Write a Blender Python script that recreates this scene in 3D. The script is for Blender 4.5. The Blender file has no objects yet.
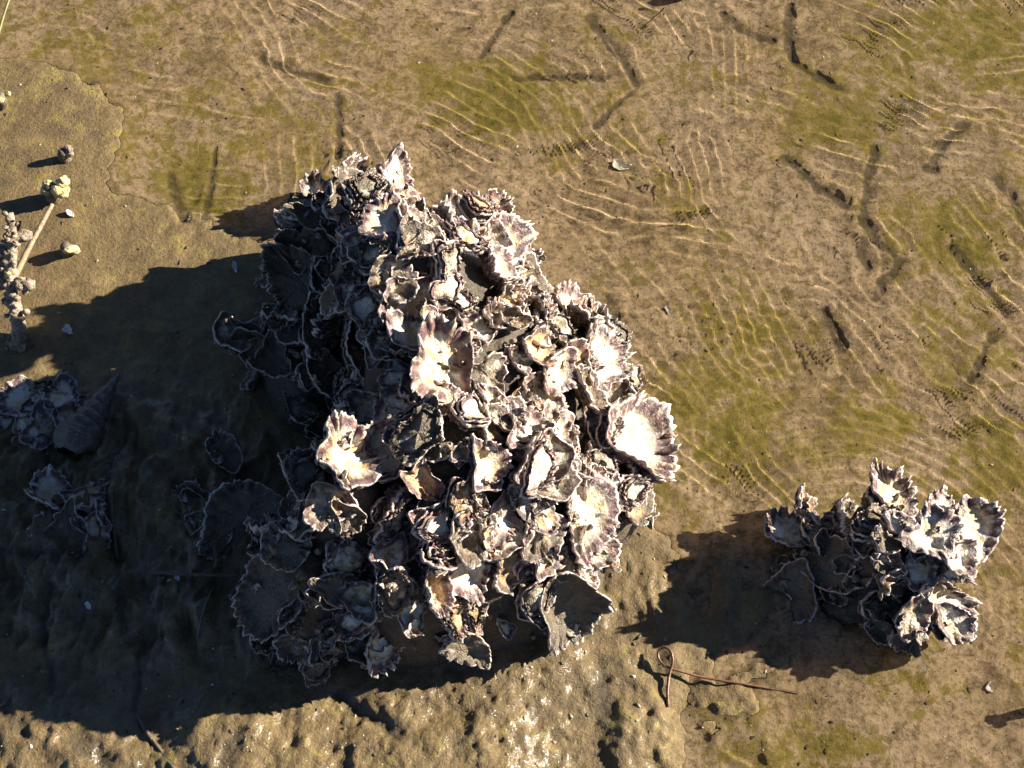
import bpy, math
import numpy as np
from mathutils import Vector, Matrix

# ---------------------------------------------------------------- camera, sky, sun, exposure
SC = bpy.context.scene
COL = SC.collection
TILT = math.radians(30.0)                       # from straight down
DIST = 1.35
CAM = Vector((0.0, -DIST * math.sin(TILT), DIST * math.cos(TILT)))
LENS = 36.0 * DIST / 1.024
cam_data = bpy.data.cameras.new('camera')
cam_data.lens = LENS
cam_data.sensor_width = 36.0
S = 10.0                                        # one unit is 10 cm (unit scale below); sizes in this script are written in metres
SC.unit_settings.system = 'METRIC'
SC.unit_settings.scale_length = 1.0 / S
cam_data.clip_start = 0.02 * S
cam_data.clip_end = 500.0 * S
cam = bpy.data.objects.new('camera', cam_data)
COL.objects.link(cam)
cam.location = CAM * S
cam.rotation_euler = (TILT, 0.0, 0.0)
SC.camera = cam

SUN_EL = math.radians(22.0)
SUN_AZ = math.radians(14.0)                     # from +X towards +Y
world = bpy.data.worlds.new('World')
SC.world = world
world.use_nodes = True
wn = world.node_tree
sky = wn.nodes.new('ShaderNodeTexSky')
sky.sky_type = 'NISHITA'
sky.sun_disc = False
sky.sun_elevation = SUN_EL
sky.sun_rotation = math.pi / 2 - SUN_AZ
sky.air_density = 0.45
sky.dust_density = 0.0
sky.altitude = 1000.0
sky.ozone_density = 2.5
bg = wn.nodes['Background']
bg.inputs['Strength'].default_value = 0.05
wn.links.new(sky.outputs['Color'], bg.inputs['Color'])

sun_data = bpy.data.lights.new('sun', 'SUN')
sun_data.energy = 5.0
sun_data.angle = math.radians(0.5)
sun_data.color = (1.0, 0.915, 0.78)
sun_data.cycles.is_caustics_light = True
sun = bpy.data.objects.new('sun', sun_data)
COL.objects.link(sun)
SUN_DIR = Vector((math.cos(SUN_EL) * math.cos(SUN_AZ), math.cos(SUN_EL) * math.sin(SUN_AZ), math.sin(SUN_EL)))
sun.rotation_euler = SUN_DIR.to_track_quat('Z', 'Y').to_euler()
sun.location = SUN_DIR * 6 * S

SC.view_settings.view_transform = 'Standard'
SC.view_settings.look = 'None'
SC.view_settings.gamma = 1.0
SC.view_settings.exposure = 1.65
SC.cycles.max_bounces = 8
SC.cycles.transmission_bounces = 6
SC.cycles.sample_clamp_indirect = 4.0

# ---------------------------------------------------------------- helpers
def ray(px, py):
    f = DIST / 1.024 * 1024.0
    d = Vector(((px - 512) / f, -(py - 384) / f, -1.0)).normalized()
    return Matrix.Rotation(TILT, 3, 'X') @ d

def G(px, py, z=0.0):
    d = ray(px, py)
    k = (z - CAM.z) / d.z
    return CAM + d * k

def hash3(ix, iy, iz, seed):
    h = (ix.astype(np.int64) * 374761393 + iy.astype(np.int64) * 668265263 + iz.astype(np.int64) * 2147483647 + seed * 1274126177) & 0xffffffff
    h = ((h ^ (h >> 13)) * 1274126177) & 0xffffffff
    h = ((h ^ (h >> 16)) * 2246822519) & 0xffffffff
    h = h ^ (h >> 15)
    return (h & 0xffffff) / float(0x7fffff) - 1.0

def vn2(x, y, seed=0):
    x = np.asarray(x, float); y = np.asarray(y, float)
    ix = np.floor(x); iy = np.floor(y)
    fx = x - ix; fy = y - iy
    fx = fx * fx * fx * (fx * (fx * 6 - 15) + 10); fy = fy * fy * fy * (fy * (fy * 6 - 15) + 10)
    z0 = np.zeros_like(ix)
    a = hash3(ix, iy, z0, seed); b = hash3(ix + 1, iy, z0, seed)
    c = hash3(ix, iy + 1, z0, seed); d = hash3(ix + 1, iy + 1, z0, seed)
    return (a * (1 - fx) + b * fx) * (1 - fy) + (c * (1 - fx) + d * fx) * fy

def fbm(x, y, s, oct=4, seed=0, gain=0.5):
    o = np.zeros(np.broadcast(x, y).shape); a = 1.0; t = 0.0
    for k in range(oct):
        c, sn = math.cos(k * 0.9 + seed), math.sin(k * 0.9 + seed)
        o = o + a * vn2((x * c - y * sn) * s + 17.3 * k, (x * sn + y * c) * s - 9.1 * k, seed * 31 + k)
        t += a; a *= gain; s *= 2.03
    return o / t

def ss(a, b, x):
    t = np.clip((x - a) / (b - a), 0, 1)
    return t * t * (3 - 2 * t)

def mesh_np(name, verts, quads, smooth=True, attrs=None, tris=None):
    me = bpy.data.meshes.new(name)
    verts = np.ascontiguousarray(verts, np.float32); quads = np.ascontiguousarray(quads, np.int32)
    nq = len(quads)
    nt = 0 if tris is None else len(tris)
    me.vertices.add(len(verts)); me.vertices.foreach_set('co', (verts * S).ravel())
    me.loops.add(nq * 4 + nt * 3)
    li = quads.ravel()
    starts = np.arange(nq, dtype=np.int32) * 4
    if nt:
        li = np.concatenate([li, np.ascontiguousarray(tris, np.int32).ravel()])
        starts = np.concatenate([starts, nq * 4 + np.arange(nt, dtype=np.int32) * 3])
    me.loops.foreach_set('vertex_index', li)
    me.polygons.add(nq + nt)
    me.polygons.foreach_set('loop_start', starts)
    me.polygons.foreach_set('use_smooth', np.full(nq + nt, smooth, bool))
    me.update(calc_edges=True)
    me.validate()
    for k, v in (attrs or {}).items():
        v = np.ascontiguousarray(v, np.float32)
        if v.ndim == 1:
            a = me.attributes.new(k, 'FLOAT', 'POINT'); a.data.foreach_set('value', v)
        else:
            a = me.attributes.new(k, 'FLOAT_COLOR', 'POINT'); a.data.foreach_set('color', v.ravel())
    return me

def link(name, me, mat=None, parent=None, mw=None):
    o = bpy.data.objects.new(name, me)
    COL.objects.link(o)
    if me is not None and mat is not None:
        me.materials.clear(); me.materials.append(mat)
    if parent is not None:
        o.parent = parent
    if mw is not None:
        mw = mw.copy(); mw.translation = mw.translation * S
        o.matrix_local = mw
    return o

def tag(o, label=None, cat=None, group=None, kind=None):
    for k, v in (('label', label), ('category', cat), ('group', group), ('kind', kind)):
        if v:
            o[k] = v
    return o

def empty(name, loc, label, cat, group=None):
    o = bpy.data.objects.new(name, None)
    o.empty_display_size = 0.02 * S
    COL.objects.link(o); o.location = Vector(loc) * S
    return tag(o, label, cat, group)

def grid_quads(nr, nc, wrap=False):
    i = np.arange(nr - 1)[:, None]; j = np.arange(nc if wrap else nc - 1)[None, :]
    j2 = (j + 1) % nc
    return np.stack([i * nc + j, i * nc + j2, (i + 1) * nc + j2, (i + 1) * nc + j], -1).reshape(-1, 4)

def tube(pts, rad, nseg=8, seed=0, rough=0.0, cap=True):
    pts = [Vector(p) for p in pts]; n = len(pts)
    if np.isscalar(rad): rad = [rad] * n
    V = []; up = Vector((0.31, 0.2, 0.93))
    rng = np.random.default_rng(seed)
    for i, p in enumerate(pts):
        t = (pts[min(i + 1, n - 1)] - pts[max(i - 1, 0)]).normalized()
        a = t.cross(up)
        if a.length < 1e-3: a = t.cross(Vector((1, 0, 0)))
        a.normalize(); b = t.cross(a)
        for k in range(nseg):
            th = 2 * math.pi * k / nseg
            r = rad[i] * (1 + rough * rng.uniform(-1, 1))
            V.append(p + (a * math.cos(th) + b * math.sin(th)) * r)
    q = grid_quads(n, nseg, True)
    tr = None
    if cap:
        V.append(pts[0]); V.append(pts[-1]); c0 = n * nseg; c1 = c0 + 1
        tr = [(c0, (k + 1) % nseg, k) for k in range(nseg)] + [(c1, (n - 1) * nseg + k, (n - 1) * nseg + (k + 1) % nseg) for k in range(nseg)]
    return np.array([tuple(v) for v in V]), q, tr

# ---------------------------------------------------------------- node material helpers
class NM:
    def __init__(self, name):
        self.m = bpy.data.materials.new(name); self.m.use_nodes = True
        self.t = self.m.node_tree; self.t.nodes.clear()
        self.out = self.t.nodes.new('ShaderNodeOutputMaterial')
    def n(self, ty, **kw):
        nd = self.t.nodes.new(ty)
        for k, v in kw.items():
            if k == 'inp':
                for kk, vv in v.items():
                    if isinstance(vv, bpy.types.NodeSocket): self.t.links.new(vv, nd.inputs[kk])
                    else: nd.inputs[kk].default_value = vv
            else: setattr(nd, k, v)
        return nd
    def coord(self):
        return self.metres(self.n('ShaderNodeTexCoord').outputs['Object'])
    def metres(self, v):
        return self.n('ShaderNodeVectorMath', operation='SCALE', inp={0: v, 'Scale': 1.0 / S}).outputs[0]
    def pos(self):
        return self.metres(self.n('ShaderNodeNewGeometry').outputs['Position'])
    def attr(self, name, out='Fac'):
        return self.n('ShaderNodeAttribute', attribute_name=name).outputs[out]
    def noise(self, vec, scale, detail=4, rough=0.55, dist=0.0):
        return self.n('ShaderNodeTexNoise', inp={'Vector': vec, 'Scale': scale, 'Detail': detail, 'Roughness': rough, 'Distortion': dist}).outputs['Fac']
    def ramp(self, fac, a, b, va=0.0, vb=1.0):
        r = self.n('ShaderNodeMapRange', inp={'Value': fac, 'From Min': a, 'From Max': b, 'To Min': va, 'To Max': vb})
        r.clamp = True
        return r.outputs['Result']
    def math(self, op, a, b=0.0, c=None):
        nd = self.n('ShaderNodeMath', operation=op)
        for i, v in enumerate((a, b) if c is None else (a, b, c)):
            if isinstance(v, bpy.types.NodeSocket): self.t.links.new(v, nd.inputs[i])
            else: nd.inputs[i].default_value = v
        return nd.outputs[0]
    def mix(self, fac, a, b):
        nd = self.n('ShaderNodeMix', data_type='RGBA')
        for i, v in ((0, fac), (6, a), (7, b)):
            if isinstance(v, bpy.types.NodeSocket): self.t.links.new(v, nd.inputs[i])
            elif i == 0: nd.inputs[0].default_value = v
            else: nd.inputs[i].default_value = (*v, 1.0)
        return nd.outputs[2]
    def bump(self, h, dist, strength=1.0, normal=None):
        nd = self.n('ShaderNodeBump', inp={'Height': h, 'Distance': dist * S, 'Strength': strength})
        if normal is not None: self.t.links.new(normal, nd.inputs['Normal'])
        return nd.outputs['Normal']
    def finish(self, col, rough, normal=None, spec=0.5, coat=None, coat_rough=0.12, coat_normal=None):
        p = self.n('ShaderNodeBsdfPrincipled', inp={'Base Color': col if isinstance(col, bpy.types.NodeSocket) else (*col, 1.0), 'Roughness': rough, 'Specular IOR Level': spec})
        if normal is not None: self.t.links.new(normal, p.inputs['Normal'])
        if coat is not None:
            self.t.links.new(coat, p.inputs['Coat Weight']); p.inputs['Coat Roughness'].default_value = coat_rough; p.inputs['Coat IOR'].default_value = 1.6
            if coat_normal is not None: self.t.links.new(coat_normal, p.inputs['Coat Normal'])
        self.t.links.new(p.outputs[0], self.out.inputs['Surface'])
        return self.m

# ---------------------------------------------------------------- materials
def mat_mud():
    m = NM('mud'); P = m.pos()
    big = m.noise(P, 7, 5, 0.6); mid = m.noise(P, 38, 6, 0.68, 0.4); fine = m.noise(P, 260, 5, 0.72); grit = m.noise(P, 1000, 2, 0.6); blot = m.noise(P, 85, 5, 0.7, 0.6)
    alg = m.attr('algae'); sub = m.attr('under')
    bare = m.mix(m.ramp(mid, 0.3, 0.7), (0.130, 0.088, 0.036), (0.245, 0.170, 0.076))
    silt = m.mix(m.ramp(mid, 0.34, 0.66), (0.35, 0.252, 0.140), (0.60, 0.445, 0.270))  # submerged mud, its colour painted brighter to offset light lost through the water
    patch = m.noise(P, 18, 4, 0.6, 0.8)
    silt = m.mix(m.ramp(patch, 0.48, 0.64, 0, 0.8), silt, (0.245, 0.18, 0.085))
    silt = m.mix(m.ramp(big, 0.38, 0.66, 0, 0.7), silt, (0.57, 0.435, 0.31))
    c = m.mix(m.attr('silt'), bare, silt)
    c = m.mix(m.ramp(blot, 0.47, 0.64, 0.0, 0.8), c, (0.125, 0.092, 0.046))
    av = m.math('ADD', m.math('ADD', alg, m.ramp(mid, 0.3, 0.7, -0.42, 0.42)), m.ramp(blot, 0.3, 0.7, -0.40, 0.40))
    c = m.mix(m.ramp(av, 0.16, 0.58, 0.0, 0.92), c, m.mix(m.ramp(fine, 0.3, 0.7), (0.18, 0.148, 0.024), (0.40, 0.310, 0.075)))
    c = m.mix(m.ramp(av, 0.68, 0.98, 0.0, 0.7), c, (0.155, 0.145, 0.020))
    c = m.mix(m.ramp(fine, 0.50, 0.70, 0.0, 0.75), c, (0.07, 0.05, 0.028))
    c = m.mix(m.ramp(grit, 0.64, 0.80, 0.0, 0.45), c, (0.48, 0.40, 0.28))
    c = m.mix(m.ramp(m.attr('groove'), 0.1, 0.9, 0.0, 0.62), c, (0.050, 0.040, 0.024))
    rr = m.ramp(m.noise(P, 120, 4, 0.6), 0.35, 0.7, 0.20, 0.46)
    rr = m.math('ADD', rr, m.math('MULTIPLY', sub, 0.3))
    rr = m.math('MULTIPLY', rr, m.ramp(m.attr('wet'), 0.0, 1.0, 1.25, 0.62))
    n1 = m.bump(blot, 0.004, m.ramp(m.attr('wet'), 0, 1, 0.22, 0.55))
    n2 = m.bump(fine, 0.0034, 0.75, n1)
    n3 = m.bump(grit, 0.0006, 0.5, n2)
    return m.finish(c, m.math('ADD', rr, 0.12), n3, 0.22, m.math('MULTIPLY', m.attr('wet'), m.ramp(m.noise(P, 30, 3, 0.6), 0.35, 0.6, 0.1, 0.65)), 0.15, n1)

def mat_shell():
    m = NM('oyster_shell'); P = m.coord()
    at = m.n('ShaderNodeAttribute', attribute_name='sh')
    sep = m.n('ShaderNodeSeparateColor', inp={'Color': at.outputs['Color']})
    t, side, rnd = sep.outputs[0], sep.outputs[1], sep.outputs[2]
    mud = at.outputs['Alpha']; fold = m.attr('fold')  # mud film, also carrying shade painted on the left shells of both big clumps
    off = m.n('ShaderNodeVectorMath', operation='ADD', inp={0: P})
    sc = m.n('ShaderNodeCombineXYZ', inp={0: m.math('MULTIPLY', rnd, 7.0), 1: m.math('MULTIPLY', rnd, 3.0)})
    m.t.links.new(sc.outputs[0], off.inputs[1]); Q = off.outputs[0]
    n1 = m.noise(Q, 60, 4, 0.6); n2 = m.noise(Q, 170, 5, 0.68); n3 = m.noise(Q, 520, 3, 0.65); n4 = m.noise(Q, 85, 5, 0.65, 0.9); n5 = m.noise(Q, 120, 4, 0.7, 0.5)
    inside = m.mix(m.ramp(n1, 0.44, 0.62), (0.79, 0.72, 0.58), (0.62, 0.475, 0.245))
    inside = m.mix(m.math('MULTIPLY', m.ramp(n4, 0.53, 0.64, 0, 0.8), m.ramp(t, 0.35, 0.8, 0.45, 1.0)), inside, (0.34, 0.28, 0.29))
    inside = m.mix(m.math('MULTIPLY', m.ramp(n2, 0.54, 0.66, 0, 0.85), m.ramp(t, 0.35, 0.85, 0.35, 1.0)), inside, (0.20, 0.135, 0.07))
    lam = m.n('ShaderNodeTexNoise', inp={'Vector': Q, 'Scale': 40.0, 'Detail': 3.0}).outputs['Fac']
    band = m.math('SINE', m.math('ADD', m.math('MULTIPLY', t, 46.0), m.math('MULTIPLY', lam, 14.0)))
    outside = m.mix(m.ramp(n2, 0.35, 0.62), (0.48, 0.39, 0.285), (0.19, 0.125, 0.085))
    outside = m.mix(m.ramp(m.math('ADD', fold, m.math('MULTIPLY', band, 0.12)), 0.0, -0.8, 0, 0.85), outside, (0.16, 0.078, 0.080))
    outside = m.mix(m.ramp(m.math('ADD', fold, m.math('MULTIPLY', band, 0.12)), 0.2, 0.8, 0, 0.85), outside, (0.74, 0.66, 0.58))
    c = m.mix(side, inside, outside)
    c = m.mix(m.ramp(m.math('ADD', rnd, m.math('MULTIPLY', n5, 0.9)), 1.02, 1.2, 0, 0.75), c, (0.50, 0.27, 0.07))
    rimn = m.math('ADD', n2, m.math('MULTIPLY', fold, -0.20))
    rim = m.math('MULTIPLY', m.ramp(m.math('ADD', t, m.math('MULTIPLY', n1, 0.25)), 0.80, 0.95), m.ramp(rimn, 0.24, 0.46))
    c = m.mix(m.math('MULTIPLY', rim, 0.97), c, m.mix(m.ramp(n5, 0.4, 0.6), (0.045, 0.022, 0.027), (0.19, 0.090, 0.092)))
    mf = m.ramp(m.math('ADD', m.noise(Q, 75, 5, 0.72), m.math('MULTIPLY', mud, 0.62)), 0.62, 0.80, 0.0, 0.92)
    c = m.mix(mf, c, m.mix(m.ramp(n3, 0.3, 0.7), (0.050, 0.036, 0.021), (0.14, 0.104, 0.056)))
    edge = m.math('MULTIPLY', m.ramp(t, 0.95, 0.985), m.ramp(n3, 0.36, 0.5, 0.3, 0.95))
    c = m.mix(edge, c, (0.68, 0.58, 0.50))
    c = m.mix(m.ramp(n3, 0.60, 0.76, 0, 0.5), c, (0.085, 0.065, 0.045))
    h = m.math('ADD', m.math('ADD', n2, m.math('MULTIPLY', n3, 0.55)), m.math('MULTIPLY', band, 0.03))
    nrm = m.bump(h, 0.0034, 0.75)
    return m.finish(c, m.ramp(n2, 0.3, 0.7, 0.16, 0.5), nrm, 0.5)

def mat_simple(name, ca, cb, scale, rough=(0.4, 0.7), bump=0.001, cc=None):
    m = NM(name); P = m.coord()
    a = m.noise(P, scale, 5, 0.65); b = m.noise(P, scale * 4.1, 4, 0.65)
    c = m.mix(m.ramp(a, 0.33, 0.67), ca, cb)
    if cc: c = m.mix(m.ramp(b, 0.52, 0.68, 0, 0.9), c, cc)
    return m.finish(c, m.ramp(b, 0.3, 0.7, *rough), m.bump(m.math('ADD', a, m.math('MULTIPLY', b, 0.5)), bump, 0.8), 0.5)

def mat_water():
    m = NM('shallow_water')
    g = m.n('ShaderNodeBsdfGlass', inp={'Roughness': 0.0, 'IOR': 1.33, 'Color': (1.0, 0.985, 0.93, 1.0)})
    m.t.links.new(g.outputs[0], m.out.inputs['Surface'])
    return m.m

M_MUD = mat_mud()
M_SHELL = mat_shell()
M_ROCK = mat_simple('encrusted_rock', (0.03, 0.022, 0.014), (0.085, 0.062, 0.036), 90, (0.45, 0.8), 0.004, (0.16, 0.125, 0.075))
M_WATER = mat_water()
M_CRUST = mat_simple('barnacle_crust', (0.17, 0.115, 0.062), (0.46, 0.38, 0.29), 170, (0.5, 0.8), 0.003, (0.10, 0.065, 0.035))
M_YCRUST = mat_simple('algae_crust', (0.40, 0.32, 0.09), (0.70, 0.61, 0.34), 170, (0.5, 0.8), 0.002, (0.10, 0.07, 0.03))
M_WOOD = mat_simple('dead_wood', (0.20, 0.13, 0.07), (0.38, 0.27, 0.16), 130, (0.5, 0.8), 0.001, (0.09, 0.06, 0.035))
M_TWIG = mat_simple('red_twig', (0.10, 0.045, 0.026), (0.22, 0.11, 0.055), 150, (0.25, 0.45), 0.0006)
M_WHELK = mat_simple('whelk_shell', (0.05, 0.04, 0.032), (0.13, 0.10, 0.075), 130, (0.35, 0.7), 0.0015, (0.24, 0.21, 0.18))
M_GRASS = mat_simple('grass_blade', (0.10, 0.13, 0.025), (0.20, 0.20, 0.05), 60, (0.4, 0.6), 0.0004)
M_LEAF = mat_simple('dead_leaf', (0.12, 0.065, 0.03), (0.22, 0.13, 0.06), 80, (0.5, 0.7), 0.001)
M_CHIP = mat_simple('shell_chip', (0.60, 0.55, 0.48), (0.74, 0.70, 0.64), 200, (0.3, 0.6), 0.0006)

# ---------------------------------------------------------------- the lie of the land
ZP = [  # px, py, height of the mud relative to the water
 (-150, -120, -.010), (30, 20, -.006), (170, 40, -.007), (330, 40, -.013), (520, 40, -.018), (700, 60, -.018), (900, 60, -.016), (1100, -50, -.016),
 (60, 130, .004), (0, 90, .003), (200, 160, -.008), (330, 130, -.012), (480, 120, -.015), (620, 180, -.018), (760, 200, -.018), (930, 200, -.015), (1080, 300, -.015),
 (40, 250, .005), (150, 250, .003), (20, 340, .007), (250, 330, .006), (130, 330, .006), (100, 400, .008), (10, 420, .004), (200, 420, .005), (680, 330, -.017), (800, 350, -.02), (930, 400, -.017), (720, 450, -.013), (660, 480, -.007),
 (830, 460, -.012), (1000, 480, -.013), (1080, 600, -.008), (60, 480, .010), (150, 560, .012), (30, 640, .015), (150, 680, .018), (-100, 500, .015),
 (620, 560, .003), (690, 590, -.004), (650, 610, .005), (780, 630, -.003), (730, 610, .002), (640, 650, .009), (900, 665, -.004), (1010, 650, -.006), (300, 690, .02), (450, 690, .021), (560, 680, .014),
 (720, 690, -.001), (740, 740, -.004), (850, 720, -.005), (980, 720, -.006), (600, 750, .014), (450, 770, .032), (250, 770, .034), (60, 770, .03), (820, 800, -.005), (-100, 800, .04), (300, 900, .05), (720, 900, .0), (1100, 850, -.005)]
_zp = np.array([(*G(a, b)[:2], c) for a, b, c in ZP])
def base_z(x, y):
    num = np.zeros(np.broadcast(x, y).shape); den = np.zeros_like(num)
    for a, b, c in _zp:
        w = 1.0 / (((x - a) ** 2 + (y - b) ** 2) / 0.0016 + 0.25) ** 2
        num += w * c; den += w
    z = num / den
    return np.where(z < 0, z * 1.55, z)

TRACKS = [  # toe marks of wading birds pressed into the mud: polyline in picture coordinates, width px
 ([(510, 3), (497, 22), (481, 45)], 6), ([(590, 6), (612, 36), (626, 52), (637, 74)], 8), ([(514, 69), (555, 67), (606, 68)], 7), ([(632, 82), (615, 98), (598, 116)], 6),
 ([(725, 3), (745, 20), (776, 30)], 8), ([(791, -4), (790, 24), (792, 50)], 7), ([(794, 52), (816, 66), (842, 79)], 7), ([(262, 53), (290, 64), (325, 73)], 9), ([(337, 88), (338, 118), (337, 148)], 6),
 ([(213, 145), (209, 180), (205, 218)], 5), ([(168, 170), (176, 195), (184, 220)], 7), ([(788, 147), (815, 172), (848, 194)], 9), ([(879, 138), (870, 175), (867, 216)], 7), ([(867, 216), (882, 232), (898, 246)], 8),
 ([(968, 116), (948, 134), (933, 160)], 8), ([(955, 240), (978, 262), (1012, 305)], 9), ([(998, 328), (985, 348), (974, 374)], 8), ([(826, 300), (838, 318), (848, 338)], 8), ([(905, 254), (892, 268), (880, 288)], 9),
 ([(1004, 172), (1016, 190), (1030, 214)], 9), ([(610, 290), (617, 310), (612, 335)], 10), ([(880, 220), (866, 240), (872, 258)], 7),
 ([(118, 540), (124, 590), (132, 640)], 5), ([(55, 590), (52, 640), (60, 700)], 5), ([(148, 650), (143, 690), (140, 715)], 5), ([(0, 690), (20, 725), (35, 745)], 8), ([(115, 455), (112, 520), (115, 560)], 5),
 ([(0, 555), (40, 565), (90, 560)], 6), ([(340, 700), (372, 722), (400, 742)], 9), ([(245, 745), (238, 760), (232, 775)], 10), ([(600, 690), (606, 700), (604, 714)], 16), ([(85, 745), (100, 755), (110, 768)], 10)]
ALGAE = [(490, 95, 110, 40, .7), (560, 110, 70, 40, .6), (430, 85, 60, 35, .6), (230, 110, 90, 60, .55), (195, 190, 60, 50, .75), (60, 60, 90, 80, .5), (330, 60, 60, 50, .35), (740, 380, 75, 85, .75), (770, 330, 70, 40, .6), (880, 420, 90, 40, .6),
 (960, 220, 70, 50, .75), (840, 100, 110, 55, .6), (900, 60, 80, 60, .5), (980, 470, 60, 70, .7), (990, 30, 80, 60, .6), (740, 745, 60, 30, .3), (830, 755, 120, 35, .35), (940, 700, 90, 40, .3), (960, 330, 60, 70, .45), (120, 130, 90, 70, .35), (700, 200, 50, 40, .35), (800, 440, 60, 60, .4)]

def land(x, y):
    """height of the mud plus masks, on arrays"""
    wx = x + 0.018 * fbm(x, y, 26, 4, 5, .6); wy = y + 0.018 * fbm(x, y, 26, 4, 9, .6)
    z = base_z(wx, wy)
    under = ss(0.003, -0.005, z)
    # picture coordinates of every point, only to know which stretch of shore is which
    d = np.stack([x - CAM.x, y - CAM.y, 0 * x - CAM.z], -1)
    ct, st = math.cos(TILT), math.sin(TILT)
    yc = d[..., 1] * ct + d[..., 2] * st; zc = -d[..., 1] * st + d[..., 2] * ct
    f = DIST / 1.024 * 1024.0
    zc = np.minimum(zc, -0.2)
    px = 512 + f * d[..., 0] / -zc; py = 384 - f * yc / -zc
    crumb = ss(618, 670, py) * ss(690, 540, px) + 0.9 * ss(260, 140, px) * ss(330, 450, py)
    crumb = np.clip(crumb, 0, 1) * np.exp(-np.maximum(0, np.hypot(x, y) - 1.0))
    far = np.exp(-np.maximum(0, np.hypot(x, y) - 0.9) * 2)
    n0 = fbm(x, y, 12, 4, 1); n1 = fbm(x, y, 38, 4, 2); n2 = fbm(x, y, 100, 2, 3)
    rid = 1 - np.abs(fbm(x + 0.01 * n1, y * 0.75, 34, 4, 7)) * 2.2
    sm = 0.45 + 0.55 * np.clip(crumb + under, 0, 1)
    z = z + (0.0036 * n0 + 0.0024 * n1 + 0.0010 * n2) * far * sm
    lump = 0.0055 * fbm(wx * 1.0, wy * 0.7, 16, 3, 11) + 0.0016 * (rid - 0.5) + 0.0024 * fbm(x, y * 0.8, 80, 4, 12, 0.7) + 0.0012 * np.abs(fbm(x, y, 190, 1, 13, 0.6))
    z = z + crumb * lump
    lee = ss(330, 200, px) * ss(360, 470, py) * ss(690, 640, py) + 0.3 * ss(560, 600, px) * ss(800, 730, px) * ss(545, 570, py) * ss(650, 625, py)
    z = z + lee * (0.016 * (1 - 2.4 * np.abs(fbm(x + 0.02 * n0, y * 0.55, 20, 4, 81, .6))) + 0.010 * fbm(x * 1.6, y * 0.5, 45, 4, 82, .6))
    pits = np.clip(fbm(x, y, 55, 2, 21) - 0.45, 0, 1)
    z = z - 0.002 * pits * crumb * far
    z = z + 0.013 * fbm(x, y, 19, 4, 85, .6) * ss(590, 640, px) * ss(860, 760, px) * ss(620, 670, py) * far
    groove = np.zeros_like(z)
    for pl, w in TRACKS:
        P = np.array([G(a, b)[:2] for a, b in pl])
        lo = P.min(0) - 0.05; hi = P.max(0) + 0.05
        msk = (x > lo[0]) & (x < hi[0]) & (y > lo[1]) & (y < hi[1])
        if not msk.any(): continue
        qx = x[msk] + 0.0030 * fbm(x[msk], y[msk], 60, 3, 41, .6); qy = y[msk] + 0.0030 * fbm(x[msk], y[msk], 60, 3, 42, .6)
        dd = np.full(qx.shape, 9.0)
        for (ax, ay), (bx, by) in zip(P[:-1], P[1:]):
            ux, uy = bx - ax, by - ay; L2 = ux * ux + uy * uy
            tt = np.clip(((qx - ax) * ux + (qy - ay) * uy) / L2, 0, 1)
            dd = np.minimum(dd, np.hypot(qx - ax - tt * ux, qy - ay - tt * uy))
        w_ = w * 0.0011 * 0.62
        w_ = w_ * (1.05 + 0.4 * vn2(qx * 60, qy * 60, 44))
        g = np.exp(-(dd / w_) ** 2)
        z[msk] += -0.0023 * g * (0.9 + 0.25 * fbm(qx, qy, 90, 2, 43)) + 0.0009 * np.exp(-((dd - 2.3 * w_) / (1.1 * w_)) ** 2)
        groove[msk] = np.maximum(groove[msk], ss(0.2, 0.75, g + 0.42 * fbm(x[msk], y[msk], 85, 3, 45, .65)))
    al = np.zeros_like(z)
    for a, b, rx, ry, s in ALGAE:
        al = np.maximum(al, s * np.exp(-(((px - a) / rx) ** 2 + ((py - b) / ry) ** 2)))
    al = al + 0.35 * (fbm(x, y, 14, 3, 33)) * under * far
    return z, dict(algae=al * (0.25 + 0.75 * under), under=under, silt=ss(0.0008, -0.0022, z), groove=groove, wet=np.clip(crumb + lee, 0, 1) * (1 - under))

def axis(lo, hi, step, far, g=1.32):
    mid = np.arange(lo, hi, step)
    ext = []; s = step; v = 0
    while v < far:
        s *= g; v += s; ext.append(v)
    ext = np.array(ext)
    return np.concatenate([lo - ext[::-1], mid, mid[-1] + ext])

xs = axis(-0.70, 0.70, 0.0023, 60); ys = axis(-0.44, 0.60, 0.0023, 60)
XX, YY = np.meshgrid(xs, ys)
ZZ, masks = land(XX, YY)
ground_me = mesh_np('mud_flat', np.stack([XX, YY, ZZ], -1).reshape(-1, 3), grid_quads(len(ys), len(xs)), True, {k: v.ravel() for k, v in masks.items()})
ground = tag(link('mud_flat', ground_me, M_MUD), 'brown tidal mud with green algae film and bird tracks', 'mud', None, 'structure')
ground.cycles.is_caustics_receiver = True

def land_z(x, y):
    j = min(max(np.searchsorted(xs, x) - 1, 0), len(xs) - 2); i = min(max(np.searchsorted(ys, y) - 1, 0), len(ys) - 2)
    u = (x - xs[j]) / (xs[j + 1] - xs[j]); v = (y - ys[i]) / (ys[i + 1] - ys[i])
    return float((ZZ[i, j] * (1 - u) + ZZ[i, j + 1] * u) * (1 - v) + (ZZ[i + 1, j] * (1 - u) + ZZ[i + 1, j + 1] * u) * v)

def GL(px, py, dz=0.0):
    """picture point -> point on the mud"""
    p = G(px, py)
    for _ in range(4):
        p = G(px, py, land_z(p.x, p.y))
    return p + Vector((0, 0, dz))

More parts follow.
